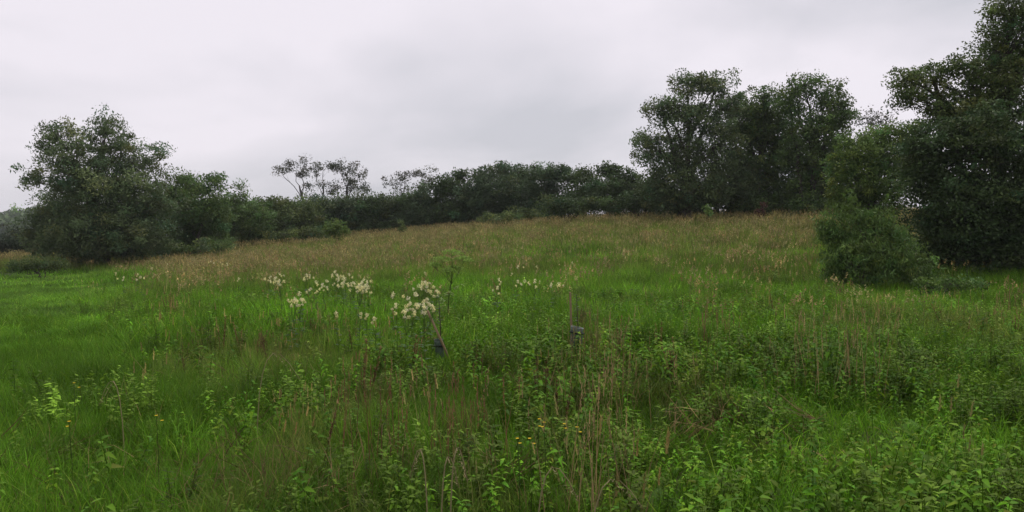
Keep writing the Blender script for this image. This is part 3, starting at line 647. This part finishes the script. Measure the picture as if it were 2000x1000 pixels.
# tall umbellifer
def umbel(mb, c, r, col):
    for i in range(16):
        a = i * 2.4; q = r * math.sqrt((i + .5) / 16); e = np.array([math.cos(a) * q, math.sin(a) * q, .05 + r * .35 * (1 - (q / r) ** 2)])
        mb.tube([c, c + e * .6 + np.array([0, 0, .01]), c + e], [.0022, .002, .0015], 3, col * .8, cap=False)
        k = 26; p = rng.normal(size=(k, 3)) * .022 * np.array([1, 1, .5]) + c + e; V = leaf_quads(p, .028, .02); mb.add(V, np.arange(len(V)).reshape(-1, 4), (), np.repeat(col * np.exp(rng.normal(size=(k, 1)) * .2), 4, 0))
p = hit(872, 494, 1.2); uz = ground1(p[0], p[1])
um = thing('umbel_plant', 'tall green umbel plant standing alone behind the leaning stake', 'plant', (p[0], p[1], uz)); um.rotation_euler = (.05, .06, .4); um.scale = (.85, .85, .89); UC = np.array([.24, .36, .075])
mb = MB(); mb.tube([(0, 0, -.03), (.0, .01, .6), (.03, 0, 1.05), (.02, 0, 1.2)], [.011, .010, .008, .006], 6, UC * .35); link('stem', mb.mesh('stem'), M_plant, um, True)
for cx, cy, cz, r in [(-.16, .02, 1.22, .14), (.21, -.02, 1.24, .14), (.02, .08, 1.33, .16), (-.08, -.1, 1.05, .09), (.1, .1, 1.08, .09), (-.26, .1, 1.12, .09)]:
    mb = MB(); mb.tube([(.03, 0, .82), (cx * .5 + .015, cy * .5, .98), (cx, cy, cz - .05)], [.006, .005, .004], 4, UC * .45, cap=False); umbel(mb, np.array([cx, cy, cz - .05]), r * 1.2, UC); link('umbel', mb.mesh('umbel'), M_plant, um)
for i in range(6):
    a = i * 1.1; mb = MB(); b = np.array([0, 0, .15 + .11 * i]); d = np.array([math.cos(a) * .8, math.sin(a) * .8, .6]); mb.tube([b, b + d * .12, b + d * .22], [.004, .003, .002], 3, UC * .7, cap=False)
    for t, s in ((.10, 1), (.10, -1), (.16, 1), (.16, -1), (.22, 0)):
        ad = a + s * .9; mb.leaf(b + d * t, (math.cos(ad) * .9, math.sin(ad) * .9, .2), (-math.sin(ad), math.cos(ad), 0), .14, .06, .2, .4, UC * .75)
    tag(link('leaf', mb.mesh('leaf'), M_plant, um), kind='stuff')

# ------------------------------------------------------------------ tree guards with stakes
def stake_guard(px, py, lean, stake_h, guard_h, guard_r, guard_lean, labs, rim):
    """py: pixel row where the guard meets the visible grass (0.25 m above ground)"""
    p = hit(px, py, .25); z = ground1(p[0], p[1])
    st = thing('wooden_stake', labs[0], 'stake', (p[0] + (.13 if not rim else -.03), p[1] + (-.04 if not rim else .09), z)); mb = MB()
    sec = .013; top = np.array([lean * stake_h, .02, stake_h])
    V = []; 
    for b, s in ((np.array([-lean * .15, 0, -.15]), 1), (top * .985, 1), (top, .8)):
        for sx, sy in ((-1, -1), (1, -1), (1, 1), (-1, 1)): V.append(b + np.array([sx * sec * s, sy * sec * s, 0]))
    mb.add(V, [(i * 4 + k, i * 4 + (k + 1) % 4, i * 4 + 4 + (k + 1) % 4, i * 4 + 4 + k) for i in (0, 1) for k in range(4)] + [(8, 9, 10, 11)]); link('post', mb.mesh('post'), M_stake, st)
    tg = thing('tree_guard', labs[1], 'tree guard', (p[0], p[1], z)); mb = MB(); S = 20
    hs = np.linspace(-.02, guard_h, 9); an = np.arange(S) / S * 6.2832
    def ring(h, r): return np.c_[r * np.cos(an) * (1 + .05 * np.sin(2 * an + 1)) + guard_lean * h, r * np.sin(an) * .92, np.full(S, h) - (.10 * np.cos(an) * r * 2 if rim else 0) * (h / guard_h)]
    V = [ring(h, guard_r * (1 + .02 * math.sin(h * 40))) for h in hs] + [ring(h, guard_r * .95) for h in hs[::-1]]; m2 = len(V)
    mb.add(np.concatenate(V), [(i * S + k, i * S + (k + 1) % S, (i + 1) * S + (k + 1) % S, (i + 1) * S + k) for i in range(m2 - 1) for k in range(S)]); link('sleeve', mb.mesh('sleeve'), M_guard, tg, True)
    mb = MB(); R = ring(guard_h, guard_r * .985); mb.tube(np.r_[R, R[:1]], .005 if rim else .004, 5, cap=False); link('rim', mb.mesh('rim'), M_rim if rim else M_guard, tg, True)
    mb = MB(); hh = guard_h * (.72 if not rim else .8); R = ring(hh, guard_r * 1.05); mb.tube(np.r_[R, R[:1]], .012, 6, cap=False)
    mb.tube([R[5], R[5] + np.array([.03, .03, .01]), R[5] + np.array([.06, .02, 0])], .011, 5); link('tie', mb.mesh('tie'), M_tie, tg, True)
    s = thing('young_whip', labs[2], 'sapling', (p[0] + guard_lean * .2, p[1], z)); mb = MB(); mb.tube([(0, 0, 0), (.02, 0, .35), (.0, .02, .75)], [.008, .007, .004], 5, (.08, .06, .04)); link('stem', mb.mesh('stem'), M_plant, s)
    mb = MB()
    for i in range(26):
        a = rng.uniform(0, 6.28); mb.leaf((.01, 0, rng.uniform(.4, .78)), (math.cos(a) * .9, math.sin(a) * .9, .3), (-math.sin(a), math.cos(a), 0), .07, .035, .2, .2, np.array([.06, .11, .03]) * np.exp(rng.normal() * .2))
    tag(link('leaf', mb.mesh('leaf'), M_plant, s), kind='stuff')
stake_guard(860, 668, -.45, .62, .27, .05, -.08, ('leaning brown wooden stake beside the grey guard with black tie', 'grey plastic tree guard with black tie at the leaning stake', 'thin sapling growing out of the guard with black tie'), False)
stake_guard(1124, 652, -.04, .76, .33, .075, .06, ('upright pale wooden stake right of centre', 'dull green tree guard with pale slanted rim, right of centre', 'thin sapling growing out of the guard with pale rim'), True)

# ------------------------------------------------------------------ tall dry tussocks and stalks one can pick out
def tussock(px, py, h, lab, ns, col, spread=.15, name='dry_grass_tussock'):
    p = hit(px, py, h); root = thing(name, lab, 'grass tussock', (p[0], p[1], ground1(p[0], p[1])), 0, 'tall dry tussocks')
    a = MB(); b = MB(); col = np.array(col)
    for i in range(ns):
        q = rng.normal(size=2) * spread; hh = h * rng.uniform(.65, 1.05); g = np.exp(rng.normal() * .2); d = rng.uniform(0, 6.28)
        t = a.blade((q[0], q[1], 0), d, hh, .007, rng.uniform(.05, .45), 4, col * g, rng.uniform(.97, 1.06))
        for j in range(9):
            z = -.16 * (1 - j / 9); b.blade(t + np.array([0, 0, z]), rng.uniform(0, 6.28), .035, .007, .3, 2, col * 1.1 * g, rng.uniform(.75, .98))
    tag(link('stalk', a.mesh('stalk'), M_plant, root), kind='stuff'); tag(link('seed_head', b.mesh('seed_head'), M_plant, root), kind='stuff')
TN = (.26, .185, .085)
tussock(1135, 700, .95, 'tall tan stalks in the centre right foreground, tallest of all', 26, TN, .2)
tussock(1640, 585, .95, 'tan grass tussock in front of the fine leaved shrub', 40, TN, .22)
tussock(1160, 590, .85, 'tan brown tussock just right of the upright stake', 34, (.21, .15, .065), .2)
tussock(1205, 650, .8, 'tan brown tussock below right of the upright stake', 26, (.21, .15, .065), .22)
tussock(1380, 588, .7, 'small russet tussock among bright green weeds', 26, (.20, .10, .06), .16)
tussock(1985, 540, .9, 'pale reddish tussock at the right edge below the thicket', 26, (.22, .12, .07), .2)
tussock(735, 700, .75, 'russet brown tussock left of centre foreground', 30, (.17, .09, .045), .25)
tussock(920, 715, .75, 'russet brown tussock in the centre foreground', 26, (.17, .09, .045), .2)
def bent(px, py, h, ln, dirn, lab):
    p = hit(px, py, h); root = thing('bent_stalk', lab, 'grass stem', (p[0], p[1], ground1(p[0], p[1])), 0, 'bent dry stems'); mb = MB()
    d = np.array([math.cos(dirn), math.sin(dirn), 0]); k = np.linspace(0, 1, 9)
    pts = [d * ln * (t ** 2) * .9 + np.array([0, 0, h * math.sin(t * 2.35)]) for t in k]
    mb.tube(pts, np.linspace(.004, .002, 9), 4, (.32, .27, .14)); link('stalk', mb.mesh('stalk'), M_plant, root); b = MB()
    for j in range(16):
        q = pts[5] + (pts[8] - pts[5]) * (j / 15); b.blade(q, rng.uniform(0, 6.28), .022, .006, .4, 2, (.30, .24, .13), rng.uniform(.2, .9))
    tag(link('seed_head', b.mesh('seed_head'), M_plant, root), kind='stuff')
for a in [(500,690,.7,.35,.1,'arched pale grass stem at the left of the middle ground'),(1045,915,.55,.22,0,'bent pale stem low in the centre foreground, left one'),(1150,938,.5,.28,.1,'bent pale stem low in the centre foreground, right one'),
          (835,880,.55,.12,2.6,'pale arched grass blade, leftmost of three in lower centre'),(860,895,.55,.1,.3,'pale arched grass blade, middle of three in lower centre'),(878,880,.6,.1,.4,'pale arched grass blade, rightmost of three in lower centre'),
          (240,745,.6,.2,3.0,'thin pale stem at the left of the foreground')]: bent(*a)

# ------------------------------------------------------------------ thin haze in the air
HZ = 0.00035
hm = bpy.data.materials.new('haze'); hm.use_nodes = True; hn = hm.node_tree; hn.nodes.clear()
ho = hn.nodes.new('ShaderNodeOutputMaterial'); hv = hn.nodes.new('ShaderNodeVolumePrincipled'); hv.inputs['Color'].default_value = (.86, .9, .95, 1); hv.inputs['Density'].default_value = HZ
hn.links.new(hv.outputs[0], ho.inputs['Volume'])
b0, b1, bz0, bz1 = -950, 950, -14, 26
HV = [(x_, y_, z_) for z_ in (bz0, bz1) for x_, y_ in ((b0, b0), (b1, b0), (b1, b1), (b0, b1))]
tag(link('haze', mesh_arrays('haze', HV, [(0, 3, 2, 1), (4, 5, 6, 7), (0, 1, 5, 4), (1, 2, 6, 5), (2, 3, 7, 6), (3, 0, 4, 7)]), hm), kind='stuff')
